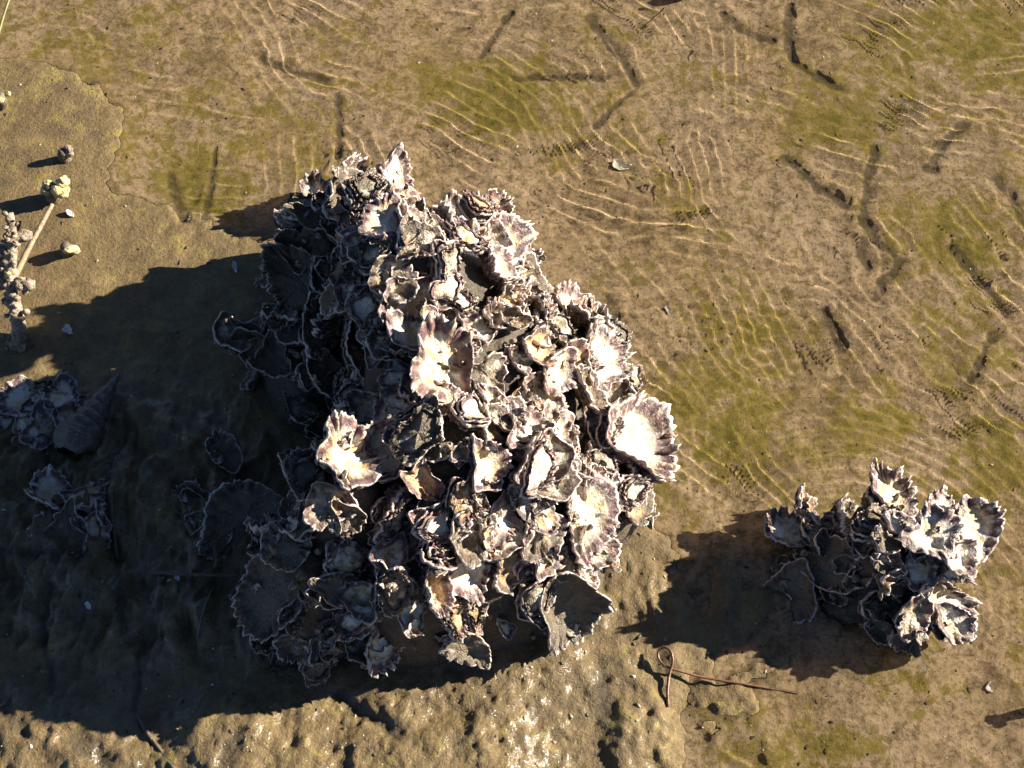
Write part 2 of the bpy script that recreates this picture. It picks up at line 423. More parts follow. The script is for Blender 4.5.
# ---------------------------------------------------------------- water
def water_z(x, y):
    z = np.zeros_like(x)
    wx = x + 0.028 * fbm(x, y, 6, 2, 51) + 0.005 * fbm(x, y, 24, 2, 57); wy = y + 0.028 * fbm(x, y, 6, 2, 52) + 0.005 * fbm(x, y, 24, 2, 58)
    def patch(px, py, r):
        c = G(px, py); return np.exp(-(((x - c.x) ** 2 + (y - c.y) ** 2) / r ** 2))
    def crest(p, e=2.2):                     # narrow crests, wide flat troughs
        return np.power(0.5 + 0.5 * np.cos(p), e) - 0.35
    def plane(ang, lam, amp, ph=0.0, env=1.0, e=2.2):
        k = 2 * math.pi / lam; a = math.radians(ang)
        return amp * env * crest(k * (wx * math.cos(a) + wy * math.sin(a)) + ph, e)
    def rings(px, py, lam, amp, r0, r1, env=1.0):
        c = G(px, py); r = np.hypot(x - c.x, y - c.y) + 0.004 * fbm(x, y, 12, 2, 55)
        e = ss(r0 * 0.6, r0, r) * np.exp(-np.maximum(0, r - r0) / r1)
        return amp * env * e * crest(2 * math.pi * r / lam)
    def gate(seed, s=4.5, lo=-0.05, hi=0.45):
        return ss(lo, hi, fbm(x, y, s, 2, seed))
    C = 1.0                                 # crest height grows with the square of the wavelength: one focal depth for all
    g = patch(762, 308, 0.085); cl = patch(930, 470, 0.11); c2 = patch(560, 70, 0.11)
    calm = 1 - 0.95 * np.clip(g + cl + 0.7 * c2, 0, 1)
    gs = [0.10 + gate(61), 0.10 + gate(62), 0.7 * gate(63), gate(64), gate(66)]
    den = sum(q * q * q for q in gs) + 1e-6; mxg = np.minimum(1.0, sum(gs))
    gs = [q * q * q / den * mxg for q in gs]; tot = 1.0        # one set of crests rules at a time
    brk = lambda sd: 0.25 + 1.0 * ss(-0.35, 0.3, fbm(x, y, 16, 2, sd))    # crests break up along their length
    for (ang, lam, ph, k, sd) in ((32, 0.019, 0, 0, 91), (60, 0.021, 1, 1, 92), (6, 0.016, 2, 2, 93), (85, 0.024, 2.6, 3, 94), (45, 0.014, .3, 4, 95)):
        z += plane(ang, lam, C * lam * lam, ph, gs[k] / tot * calm * brk(sd))
    z += plane(48, 0.045, 0.0004, .6, 0.4 * calm, 1.2)
    z += plane(84, 0.0140, C * 0.014 ** 2 * 0.66, 0, g) + plane(24, 0.0150, C * 0.015 ** 2 * 0.8, 0, g)
    z += rings(875, 585, 0.0145, C * 0.0145 ** 2 * 1.3, 0.085, 0.16, 0.7 + 0.6 * cl)
    z += rings(540, 470, 0.0105, C * 0.0105 ** 2, 0.15, 0.05, ss(-0.1, 0.1, x))
    z += rings(440, 150, 0.018, C * 0.018 ** 2, 0.05, 0.25, c2)
    z += rings(195, 250, 0.013, C * 0.013 ** 2, 0.02, 0.07, patch(195, 190, 0.07))
    z += rings(30, 110, 0.012, C * 0.012 ** 2, 0.03, 0.10, patch(50, 50, 0.11))
    z += 0.00005 * fbm(x, y, 45, 2, 70)
    return z * np.exp(-np.maximum(0, np.hypot(x, y) - 0.9) * 4)
wxs = axis(-0.72, 0.72, 0.0024, 60, 1.4); wys = axis(-0.44, 0.60, 0.0024, 60, 1.4)
WX, WY = np.meshgrid(wxs, wys)
WZ = water_z(WX, WY)
water_me = mesh_np('water', np.stack([WX, WY, WZ], -1).reshape(-1, 3), grid_quads(len(wys), len(wxs)), True)
water = tag(link('water', water_me, M_WATER), 'clear shallow rippled water over the mud', 'water', None, 'structure')
water.cycles.is_caustics_caster = True

M_BARK = mat_simple('root_bark', (0.06, 0.045, 0.03), (0.15, 0.11, 0.07), 150, (0.4, 0.7), 0.0015, (0.24, 0.19, 0.12))
# ---------------------------------------------------------------- oyster shells
def make_shell(seed, L=0.055, W=0.045, depth=0.014, nf=10, amp=0.005, frills=2, mud=0.2, rnd=None, bulge=0.0, thick=0.007, fs=.66):
    """one oyster valve: growth towards +Y, opening towards +Z; inside, outside and frilled growth layers"""
    rng = np.random.default_rng(seed)
    NT = 124 if L > 0.045 else (100 if L > 0.032 else 60)
    TH = np.linspace(0, 2 * math.pi, NT, endpoint=False)
    def cyc(kmax, k0=1, decay=0.8):
        o = np.zeros(NT)
        for k in range(k0, kmax + 1):
            o += rng.normal() * decay ** (k - k0) * np.cos(k * TH + rng.uniform(0, 6.283))
        return o
    rnd = rng.uniform(0, 0.9) if rnd is None else rnd
    h = 0.5 * (1 + np.cos(TH + 0.35 * rng.normal()))
    mf = 0.3 + 0.7 * ss(0.02, 0.4, h)
    taper = 0.62 + 0.42 * ss(0.0, 0.7, h)
    irr = np.clip(1 + 0.085 * cyc(6, 2), .72, 1.32)
    bend = rng.normal(0, 0.10) * L
    bx = W / 2 * np.sin(TH) * taper * irr; by = L / 2 * np.cos(TH) * irr
    bx = bx + bend * np.cos(TH) ** 2
    ph = nf * TH + 1.1 * cyc(4) + rng.uniform(0, 6.28)
    tri = 2 / math.pi * np.arcsin(np.sin(ph) * 0.985)
    fold = 0.75 * tri + 0.45 * np.sin(ph * 0.5 + 1.3) * (rng.uniform() < .6) + 0.22 * np.sin(2 * ph + 0.8)
    fa = mf * np.clip(0.9 + 0.25 * cyc(6, 1, 0.85), 0.5, 1.3)
    jit = 0.16 * cyc(nf * 3, nf * 2, 0.97)
    twist = rng.normal(0, 0.2); warp = rng.normal(0, 0.35); wave = 0.10 * cyc(3, 2) * depth
    V = []; A = []; F = []
    def ring(t, r_mul, z, famp, side, phs=0, tcol=None, jm=0.4):
        fo = np.roll(fold, int(phs)); jj = np.roll(jit, int(phs))
        w = famp * fa * (fo + jj * jm)
        rr = t * r_mul * (1 + np.clip(0.42 * w / max(L * 0.5, 1e-4), -.12, .12))
        x = bx * rr; y = by * rr
        zz = z + w + warp * x * x / W + twist * x * y / L + wave * ss(.4, 1, t)
        V.append(np.stack([x, y, zz], -1))
        A.append(np.stack([np.full(NT, t if tcol is None else tcol), np.full(NT, side), np.full(NT, rnd), np.full(NT, mud)], -1))
        F.append(fo * np.clip(ss(fs - .06, 0.95, t) * mf * 1.2, 0, 1))
    pe = rng.uniform(2.6, 4.2)
    ti = [0.0, .3, .52, .66, .77, .86, .94, 1.0]
    for t in ti:
        z = depth * (t ** pe) + bulge * (1 - t * t) - 0.12 * depth * ss(.9, 1, t)
        ring(t, 1.0 + 0.10 * ss(.8, 1, t), z, amp * ss(fs, 1.0, t), 0.0, 0, None, 0.4 + 0.4 * ss(.9, 1, t))
    to = [1.0, .92, .82, .66, .4, 0.0]
    for k, t in enumerate(to):
        z = depth * (t ** pe) + bulge * (1 - t * t) - 0.12 * depth * ss(.9, 1, t) - thick * (1.08 - t) ** 0.8 - 0.0016 - 0.0016 * (k % 2)
        ring(t, 1.0 + 0.10 * ss(.8, 1, t) - 0.022 * (k % 2), z, amp * ss(.42, 1.0, t), 1.0, 0, min(t, .95) if k else 1.0, 0.4 + 0.4 * ss(.95, 1, t))
    n_main = len(ti) + len(to)
    q = [grid_quads(n_main, NT, True)]
    off = n_main * NT
    for fidx in range(frills):                       # growth layers that stand out below the rim
        t0 = 0.84 - 0.15 * fidx; z0 = depth * t0 ** pe - 0.0012 - thick * 0.5
        if bulge > 0: t0 = 0.86 - 0.24 * fidx; z0 = depth * t0 ** pe + bulge * (1 - t0 * t0) + 0.0016
        roll = rng.integers(1, max(2, NT // nf))
        out = rng.uniform(1.12, 1.26); dz = rng.uniform(-0.003, 0.002) if bulge == 0 else rng.uniform(0.0, 0.003)
        prof = [(t0 * 0.97, z0 + .0008, 0.4, .7), (t0 * 1.08, z0 - 0.0004 + dz * .3, 0.9, .86), (t0 * out, z0 + dz, 1.3, 1.0), (t0 * 0.96, z0 - 0.0020, 0.5, .7)]
        for (t, z, fm, tc) in prof:
            ring(t, 1.0, z, amp * fm, 1.0, roll, tc, 1.0)
        q.append(grid_quads(len(prof), NT, True) + off); off += len(prof) * NT
    V = np.concatenate(V); A = np.concatenate(A); F = np.concatenate(F)
    s1 = rng.uniform(0, 50)
    V = V + 0.07 * L * np.stack([fbm(V[:, 1] + s1, V[:, 2] * 2, 1.3 / L, 2, 11), fbm(V[:, 0] - s1, V[:, 2] * 2, 1.3 / L, 2, 12), 1.5 * fbm(V[:, 0] + s1, V[:, 1] - s1, 1.9 / L, 3, 13)], -1)
    V = V + (0.0016 * np.stack([fbm(V[:, 1] + s1, V[:, 2] + V[:, 0], 120, 2, 1), fbm(V[:, 0] + s1, V[:, 2] - V[:, 1], 120, 2, 2), 1.4 * fbm(V[:, 0] - s1, V[:, 1], 150, 3, 3)], -1))
    return V, np.concatenate(q), A, F

def shell_mesh(*a, **k):
    V, q, A, F = make_shell(*a, **k)
    return mesh_np('shell', V, q, True, {'sh': A, 'fold': F})

mx = lambda r: max(r) if isinstance(r, tuple) else r
class Clump:
    """a lump of rock with oysters cemented all over it"""
    def __init__(self, bumps, label, foot, group=None, seed=0, rough=0.012, floor=-0.02):
        self.b = []
        for (px, py, h, rx, ry, *o) in bumps:
            p = G(px, py, h); self.b.append((p.x, p.y, h, rx, ry, o[0] if o else 0.55))
        self.seed = seed; self.rough = rough; self.floor = floor
        p = GL(*foot)
        self.root = empty('oyster_clump', p, label, 'oysters', group)
        self.inv = Matrix.Translation(-p)
        self.rng = np.random.default_rng(seed + 77)
        self.pts = []; self.n = 0
    def z(self, x, y):
        x = np.asarray(x, float); y = np.asarray(y, float)
        acc = np.zeros(x.shape)
        for bx, by, h, rx, ry, e in self.b:
            rx_ = np.where(x < bx, rx[0], rx[1]) if isinstance(rx, tuple) else rx
            r2 = ((x - bx) / rx_) ** 2 + ((y - by) / ry) ** 2
            acc = np.maximum(acc, (h - self.floor) * np.clip(1 - r2, 0, 1) ** e)
        n = self.rough * fbm(x, y, 22, 4, self.seed + 3, 0.55)
        return self.floor + np.where(acc > 0, acc + n * ss(0, 0.05, acc), 0)
    def normal(self, x, y):
        e = 0.006
        gx = float(self.z(x + e, y) - self.z(x - e, y)) / (2 * e); gy = float(self.z(x, y + e) - self.z(x, y - e)) / (2 * e)
        return Vector((-gx, -gy, 1)).normalized()
    def core(self, step=0.004):
        x0 = min(b[0] - mx(b[3]) for b in self.b) - .01; x1 = max(b[0] + mx(b[3]) for b in self.b) + .01
        y0 = min(b[1] - b[4] for b in self.b) - .01; y1 = max(b[1] + b[4] for b in self.b) + .01
        xs_ = np.arange(x0, x1, step); ys_ = np.arange(y0, y1, step)
        X, Y = np.meshgrid(xs_, ys_); Z = self.z(X, Y)
        Z = Z + np.where(Z > self.floor + .004, 0.004 * fbm(X, Y, 110, 3, 5) - .007, 0)
        V = np.stack([X, Y, Z], -1).reshape(-1, 3)
        q = grid_quads(len(ys_), len(xs_))
        q = q[(Z.ravel()[q] > self.floor + 1e-5).any(1)]
        u, inv = np.unique(q, return_inverse=True)
        V = V[u]; q = inv.reshape(-1, 4)
        P = self.root.location / S
        o = link('rock', mesh_np('rock', V - np.array(P), q, True), M_ROCK, self.root)
        o.cycles.is_caustics_receiver = True
    def hit(self, px, py):
        d = ray(px, py); o = CAM
        k0 = (0.30 - o.z) / d.z; k1 = (-0.01 - o.z) / d.z
        ks = np.linspace(k0, k1, 260)
        X = o.x + d.x * ks; Y = o.y + d.y * ks; Zr = o.z + d.z * ks
        Zm = self.z(X, Y)
        w = np.nonzero(Zr <= Zm)[0]
        if len(w) == 0 or Zm[w[0]] < self.floor + .008: return None
        return Vector((X[w[0]], Y[w[0]], Zm[w[0]]))
    def add(self, P, A, Gd, L, W=None, lid=False, sink=0.0, mesh=None, **k):
        """shell with its middle near P, opening axis A, growth direction Gd"""
        rng = self.rng
        A = A.normalized(); Y = (Gd - A * Gd.dot(A))
        if Y.length < 1e-3: Y = A.orthogonal()
        Y.normalize(); X = Y.cross(A)
        R = Matrix((X, Y, A)).transposed().to_4x4()
        W = W or L * rng.uniform(.58, .92)
        if 'amp' in k: k['amp'] = min(k['amp'], (.055 if 'fs' not in k else .085) * L)
        k['nf'] = max(8, int(round(2.7 * L / rng.uniform(.0075, .0105))))
        if 'depth' in k: k['depth'] = min(k['depth'], .24 * L)
        self.n += 1
        sd = self.seed * 1000 + self.n
        k.setdefault('depth', L * rng.uniform(.12, .30)); k.setdefault('nf', int(rng.integers(12, 18) if L > .032 else rng.integers(7, 11)))
        k.setdefault('amp', L * rng.uniform(.05, .08)); k.setdefault('frills', int(rng.integers(1, 4)))
        k.setdefault('mud', rng.uniform(0, .45))
        me = shell_mesh(sd, L, W, **k)
        o = link('oyster', me, M_SHELL, self.root, self.inv @ Matrix.Translation(P - A * sink) @ R)
        o.cycles.is_caustics_receiver = True
        if lid:
            kk = dict(k); kk.pop('fs', None); kk.update(depth=L * .05, bulge=L * .10, amp=k['amp'] * .8, frills=int(rng.integers(1, 3)), thick=0.003)
            lm = shell_mesh(sd + 500000, L * .9, W * .9, **kk)
            lo = link('upper_valve', lm, M_SHELL, o, Matrix.Translation((0, -L * .02, k['depth'] * .72)))
            lo.cycles.is_caustics_receiver = True
        self.pts.append((P, L))
        return o
    def at(self, px, py, size, ang=None, face=(0.5, 0.5), tilt=(0, 0), up=0.0, aspect=None, out=None, **k):
        """shell seen at a picture point; ang = growth direction in the picture (0 right, 90 up); face = weights of surface normal and viewer"""
        P = self.hit(px, py)
        if P is None:
            P = G(px, py, up or 0.018)
            N = Vector((0, 0, 1))
        else:
            N = self.normal(P.x, P.y)
        L = size * 0.001 * (CAM - P).length / DIST
        A = N * face[0] - ray(px, py) * face[1] + Vector((tilt[0], tilt[1], 0)) + SUN_DIR * (.35 if k.get('mud', 0) < .5 else 0)
        a = math.radians(self.rng.uniform(0, 360) if ang is None else ang)
        Gd = Vector((math.cos(a), math.sin(a) * math.cos(TILT), math.sin(a) * math.sin(TILT)))
        P = P + (CAM - P).normalized() * (0.12 * L if out is None else out)
        if aspect: k['W'] = L * aspect
        return self.add(P, A, Gd, L, **k)
    def fill(self, n, lo, hi, spacing, minz, bias=0.5, mudf=None, region=None):
        rng = self.rng; done = 0
        x0 = min(b[0] - mx(b[3]) for b in self.b); x1 = max(b[0] + mx(b[3]) for b in self.b)
        y0 = min(b[1] - b[4] for b in self.b); y1 = max(b[1] + b[4] for b in self.b)
        for _ in range(n * 60):
            if done >= n: break
            x = rng.uniform(x0, x1); y = rng.uniform(y0, y1); z = float(self.z(x, y))
            if z < minz: continue
            N = self.normal(x, y)
            if rng.uniform() > 0.25 + 0.75 * min(1.0, 1.0 / max(N.z, .3) / 2.2): continue
            P = Vector((x, y, z)); L = rng.uniform(lo, hi)
            if N.dot((CAM - P).normalized()) < -0.25: continue
            if any((P - q).length < spacing * (L + l) for q, l in self.pts): continue
            tan = Vector(rng.normal(size=3)) + Vector((0, 0, .5)); tan = (tan - N * tan.dot(N)).normalized()
            Gd = (tan + N * abs(rng.normal(.05, .28))).normalized()
            A = N * 1.0 + Vector((0, -.2, .3)) + SUN_DIR * .6 + Vector(rng.normal(size=3)) * .31
            md = rng.uniform(0, .5) if mudf is None else mudf(P)
            self.add(P + Gd * L * .22 + N * L * .10, A, Gd, L, lid=rng.uniform() < .36, mud=md)
            done += 1
        return done

def barnacles(parent_clump, n, seed, minz, name='barnacle_crust'):
    """small limpet and barnacle cones in the gaps, too small to tell apart"""
    c = parent_clump; rng = np.random.default_rng(seed)
    V = []; Q = []; off = 0; k = 9
    x0 = min(b[0] - mx(b[3]) for b in c.b); x1 = max(b[0] + mx(b[3]) for b in c.b); y0 = min(b[1] - b[4] for b in c.b); y1 = max(b[1] + b[4] for b in c.b)
    cnt = 0
    while cnt < n:
        x = rng.uniform(x0, x1); y = rng.uniform(y0, y1); z = float(c.z(x, y))
        if z < minz: continue
        N = c.normal(x, y); r = rng.uniform(.0014, .0036); hh = r * rng.uniform(.9, 1.7)
        X = N.orthogonal().normalized(); Y = N.cross(X); P = Vector((x, y, z)) + N * 0.001
        for (rr, zz) in ((1.15, -.5), (1.0, 0.1), (.62, 1.0), (.45, .95), (.25, .45), (0, .4)):
            for i in range(k):
                a = 6.283 * i / k
                V.append(P + (X * math.cos(a) + Y * math.sin(a)) * r * rr * rng.uniform(.88, 1.12) + N * hh * zz)
        Q.append(grid_quads(6, k, True) + off); off += 6 * k; cnt += 1
    p = c.root.location / S
    o = link(name, mesh_np(name, np.array([tuple(v) for v in V]) - np.array(p), np.concatenate(Q), True), M_CRUST, c.root)
    o['kind'] = 'stuff'; o.cycles.is_caustics_receiver = True

def spat(clump, n, seed, lo=.006, hi=.015):
    """crumpled young shells and broken frills grown over the others, too small and crowded to tell apart"""
    rng = np.random.default_rng(seed); k = 30
    hosts = [c for c in clump.root.children if c.name.startswith('oyster')]
    th = np.linspace(0, 2 * math.pi, k, endpoint=False)
    V = []; A = []; F = []; Q = []; off = 0
    bpy.context.view_layer.update()
    for i in range(n):
        h = hosts[rng.integers(len(hosts))]; me = h.data
        v = me.vertices[int(rng.integers(len(me.vertices)))]
        M = h.matrix_local
        p = np.array(tuple(M @ v.co)) / S; nn = (M.to_3x3() @ v.normal).normalized()
        ax = (nn + Vector(rng.normal(size=3)) * .45 + Vector((0, 0, .3))).normalized()
        X = ax.orthogonal().normalized(); X.rotate(Matrix.Rotation(rng.uniform(0, 6.28), 3, ax)); Y = ax.cross(X)
        B = np.array([tuple(X), tuple(Y), tuple(ax)])
        r = rng.uniform(lo, hi) / 2 * (1 if rng.uniform() < .8 else 1.4); asp = rng.uniform(.55, 1)
        nf = int(rng.integers(4, 8)); fo = np.sin(nf * th + rng.uniform(0, 6)) + .4 * np.sin(2.3 * nf * th)
        irr = 1 + .16 * np.cos(2 * th + rng.uniform(0, 6)) + .12 * np.cos(3 * th + rng.uniform(0, 6))
        rn = rng.uniform(0, .95); md = rng.uniform(0, .5)
        for (t, z, fa, sd) in ((0, .0, 0, 0), (.45, .03, .03, 0), (.75, .18, .10, 0), (1.0, .42, .17, 0), (1.0, .34, .17, 1), (.6, -.12, .05, 1)):
            w = fo * fa
            L_ = np.stack([np.cos(th) * t * irr * (1 + .6 * w) * r, np.sin(th) * t * irr * asp * (1 + .6 * w) * r, (z + w) * r], -1)
            V.append(L_ @ B + p); A.append(np.tile([t, sd, rn, md], (k, 1))); F.append(fo * t * .7)
        Q.append(grid_quads(6, k, True) + off); off += 6 * k
    o = link('young_oysters', mesh_np('young_oysters', np.concatenate(V), np.concatenate(Q), True, {'sh': np.concatenate(A), 'fold': np.concatenate(F)}), M_SHELL, clump.root)
    o['kind'] = 'stuff'; o.cycles.is_caustics_receiver = True

# ---------------------------------------------------------------- the large clump
main = Clump([
    (395, 242, .228, (.07, .135), .092), (470, 222, .14, .055, .05), (368, 192, .15, .045, .045), (415, 315, .20, (.075, .165), .12, .6), (430, 430, .185, (.075, .165), .135, .6), (455, 520, .125, (.09, .12), .09), (575, 450, .08, .075, .09), (550, 350, .09, .085, .095),
    (340, 472, .19, .06, .068), (315, 325, .07, .07, .095), (308, 553, .13, .055, .06), (300, 575, .06, .075, .065), (325, 222, .11, .055, .065), (408, 556, .15, .07, .055), (420, 570, .05, .09, .055), (535, 555, .05, .07, .05),
    (225, 510, .016, .055, .065)], 'large pale clump of frilly oysters rising from the mud', (450, 470), seed=3)
main.core()
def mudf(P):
    return float(np.clip(main.rng.uniform(0, .45) + 0.75 * ss(-.12, -.17, P.x) + 0.3 * ss(.07, .02, P.z), 0, 1))  # real film low down; towards the left, shade painted in as mud colour
a = main.at
a(500, 258, 74, 20, (.5, .4), (.25, .1), aspect=.9, mud=.0, rnd=.1, frills=3, depth=.016)
a(303, 287, 66, 80, (.3, .7), (-.1, 0), aspect=.95, mud=.75, rnd=.2, depth=.012)
a(394, 180, 54, 90, (.4, .5), (.3, -.1), aspect=.62, mud=.05, rnd=.3)
a(352, 182, 56, 80, (.4, .2), (.7, .0), aspect=.6, mud=.25, rnd=.2)
a(318, 200, 50, 130, (.5, .3), (-.1, .1), aspect=.6, mud=.3, rnd=.1)
a(455, 216, 48, 70, (.5, .4), (.5, 0), mud=.15, rnd=.3)
a(488, 214, 46, 50, (.5, .4), (.2, 0), mud=.2, rnd=.7)
a(440, 368, 78, 120, (.4, .6), (.15, 0), aspect=.95, mud=.0, rnd=.62, depth=.014, frills=2)
a(405, 300, 62, 200, (.4, .6), (.1, 0), aspect=.85, mud=.05, rnd=.2, amp=.007, nf=12)
a(420, 435, 60, 250, (.4, .7), (.0, 0), aspect=.85, mud=.55, rnd=.1, lid=True)
a(352, 462, 72, 70, (.3, .5), (.1, .1), aspect=.95, amp=.0095, mud=.12, rnd=.6, frills=3, depth=.010, fs=.22)
a(328, 500, 50, 200, (.4, .5), (.0, 0), amp=.006, mud=.3, rnd=.3, fs=.4)
a(600, 362, 66, 45, (.5, .5), (.2, .1), aspect=.95, mud=.0, rnd=.15, frills=3)
a(572, 312, 52, 60, (.5, .5), (.2, .0), mud=.05, rnd=.2)
a(628, 440, 92, 0, (.4, .6), (.15, .1), aspect=.9, mud=.05, rnd=.2, amp=.0075, nf=13, frills=3, out=.02)
a(585, 512, 92, 265, (.35, .65), (.15, .0), aspect=.66, mud=.02, rnd=.25, depth=.016, amp=.005)
a(560, 440, 52, 120, (.5, .5), (.2, 0), mud=.05, rnd=.25)
a(480, 465, 52, 300, (.4, .5), (.2, 0), amp=.007, mud=.0, rnd=.2)
a(470, 568, 60, 240, (.4, .6), (.2, 0), aspect=.8, mud=.02, rnd=.35)
a(432, 585, 60, 275, (.4, .5), (.3, 0), aspect=.5, mud=.0, rnd=.72)
a(562, 605, 72, 290, (.4, .5), (.1, -.3), aspect=.95, amp=.007, nf=13, mud=.85, rnd=.2, depth=.02, out=.02)
a(537, 530, 54, 200, (.4, .6), (.1, 0), mud=.35, rnd=.1)
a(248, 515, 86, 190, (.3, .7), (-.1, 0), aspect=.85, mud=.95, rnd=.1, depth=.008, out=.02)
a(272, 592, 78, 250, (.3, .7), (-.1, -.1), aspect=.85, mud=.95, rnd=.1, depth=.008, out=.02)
a(235, 335, 42, 180, (.5, .5), (0, 0), mud=.4, rnd=.1, up=.05)
a(300, 640, 48, 215, (.4, .6), (.1, -.2), aspect=.7, mud=.5, rnd=.2, up=.03)
a(380, 645, 52, 280, (.4, .4), (.3, -.2), aspect=.7, mud=.2, rnd=.2, up=.03)
a(615, 400, 56, 330, (.5, .5), (.2, 0), mud=.4, rnd=.4)
a(540, 395, 50, 150, (.5, .5), (.2, 0), mud=.1, rnd=.3)
a(500, 520, 50, 250, (.5, .5), (.2, 0), mud=.1, rnd=.3)
a(390, 560, 48, 240, (.5, .5), (.2, 0), mud=.1, rnd=.3)
a(345, 560, 46, 200, (.4, .6), (.1, 0), mud=.3, rnd=.1, lid=True)
a(355, 350, 56, 95, (.3, .5), (.5, .2), aspect=.5, mud=.45, rnd=.85)
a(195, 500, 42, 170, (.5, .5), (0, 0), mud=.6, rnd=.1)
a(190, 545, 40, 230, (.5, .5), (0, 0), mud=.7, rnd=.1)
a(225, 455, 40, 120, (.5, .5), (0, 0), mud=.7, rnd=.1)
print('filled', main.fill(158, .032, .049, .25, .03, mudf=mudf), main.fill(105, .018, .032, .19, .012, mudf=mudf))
barnacles(main, 260, 5, .02)
spat(main, 1250, 31)

# ---------------------------------------------------------------- the small clump in the water
small = Clump([(893, 543, .075, .05, .05, .8), (938, 538, .072, .04, .045, .8), (822, 554, .022, .045, .04, .8), (905, 588, .035, .05, .04, .8), (860, 588, .018, .055, .04, .8)], 'small oyster clump alone in the shallow water', (880, 590), seed=11, rough=.022)
small.core(.003)
a = small.at
a(893, 499, 58, 80, (.3, .5), (.2, .2), aspect=.72, mud=.05, rnd=.2, frills=3, out=.014)
a(905, 531, 46, 150, (.4, .6), (.1, .1), mud=.0, rnd=.1, frills=2, out=.010)
a(930, 537, 54, 30, (.4, .6), (.2, .1), mud=0., rnd=.1, frills=3, out=.014)
a(940, 511, 40, 60, (.4, .5), (.2, .2), mud=.05, rnd=.3, frills=2, out=.006)
a(970, 529, 60, 20, (.4, .6), (.05, .0), aspect=.9, mud=.0, rnd=.15, frills=3, out=.012)
a(955, 557, 46, 330, (.4, .6), (.2, .0), mud=.05, rnd=.25, frills=2, out=.012)
a(918, 565, 42, 280, (.4, .6), (.1, -.1), mud=.1, rnd=.1, frills=2, out=.012)
a(938, 599, 60, 320, (.4, .6), (.1, -.1), aspect=.75, mud=.15, rnd=.25, frills=3, out=.012)
a(952, 621, 42, 330, (.4, .6), (.1, -.2), mud=.2, rnd=.3, frills=2, out=.010)
a(912, 615, 44, 240, (.4, .6), (.0, -.2), mud=.3, rnd=.2, frills=2, out=.010)
a(790, 537, 52, 190, (.4, .6), (.1, .1), aspect=.75, mud=.2, rnd=.1, out=.012)
a(806, 507, 34, 110, (.4, .3), (.6, .1), aspect=.6, mud=.2, rnd=.8, up=.03)
a(845, 527, 54, 95, (.4, .3), (.7, .0), aspect=.8, mud=.25, rnd=.2, out=.015)
a(872, 514, 40, 95, (.4, .3), (.7, .0), aspect=.7, mud=.4, rnd=.1, out=.006)
a(832, 571, 70, 330, (.5, .5), (.0, .1), aspect=.7, mud=.9, rnd=.1, out=.010)
a(795, 589, 58, 240, (.4, .6), (-.2, .0), aspect=.85, mud=.85, rnd=.1)
small.fill(30, .018, .034, .23, .002, mudf=lambda P: float(np.clip(1.0 - 1.1 * ss(.38, .44, P.x) + small.rng.uniform(-.2, .1), 0, 1)))  # muddy left also paints the dark hollow; right shells lightened as the lit side
barnacles(small, 50, 6, .01)
spat(small, 150, 32)

# ---------------------------------------------------------------- two low clumps in the shadow by the whelk
for (px, py, spec, lab, sd) in (
    (48, 410, [(28, 402, 46, 170, .0), (62, 398, 40, 60, .0), (45, 425, 44, 250, .35), (18, 425, 36, 200, .2), (70, 420, 34, 10, .2)], 'dark low oyster clump beside the aperture of the spired whelk, white lip at its edge', 21),
    (72, 515, [(55, 490, 46, 160, .0), (85, 500, 40, 20, .1), (70, 535, 56, 250, .6), (50, 530, 34, 220, .1), (92, 530, 36, 330, .2)], 'dark low oyster clump with a pale bitten rim beside the thin stem', 22)):
    c = Clump([(px, py, .020, .040, .045)], lab, (px, py + 10), seed=sd, rough=.008)
    c.core(.003)
    for (x, y, sz, an, md) in spec:
        c.at(x, y, sz, an, (.5, .5), (-.1, 0), mud=md, rnd=.1, up=.02, out=.004)
    c.fill(9, .018, .03, .28, .004, mudf=lambda P: .3)

# ---------------------------------------------------------------- whelk
def whelk():
    base = GL(80, 450); tip = GL(123, 381)
    root = empty('whelk', base, 'dark high spired whelk lying in the shadow on wet mud', 'sea snail')
    Lw = (tip - base).length; n = 90; k = 28
    V = []
    for i in range(n):
        s = i / (n - 1)
        for j in range(k):
            th = 6.283 * j / k
            u = s * 8.0 - j / k
            fr = u - math.floor(u)
            r = 0.0205 * (1 - s) ** 0.92 + 0.0006
            r *= (0.86 + 0.20 * math.sin(math.pi * fr) ** 0.6) * (1 + 0.07 * math.cos(9 * th + 2 * u) * math.sin(math.pi * fr))
            if s < .08: r *= 0.55 + 0.45 * (s / .08) ** .5
            V.append((r * math.cos(th), s * Lw, r * math.sin(th)))
    d = (tip - base).normalized(); X = d.cross(Vector((0, 0, 1))).normalized(); Z = X.cross(d)
    R = Matrix((X, d, Z)).transposed().to_4x4()
    lift = Matrix.Translation((0, 0, .015))
    link('spire', mesh_np('spire', np.array(V), grid_quads(n, k, True), True), M_WHELK, root, lift @ R)
    # flared lip of the aperture
    V = []; n2 = 14
    for i in range(n2):
        s = i / (n2 - 1)
        for j in range(k):
            th = 6.283 * j / k
            r = (0.021 + .004 * math.sin(2 * th)) * math.sin(math.pi * (0.08 + .86 * s)) ** .6
            V.append((r * math.cos(th) * 1.05 - .004, -.012 + .040 * s, r * math.sin(th) * .8 + .001 * math.sin(5 * th)))
    link('body_whorl', mesh_np('body_whorl', np.array(V), grid_quads(n2, k, True), True), M_WHELK, root, lift @ R)
whelk()

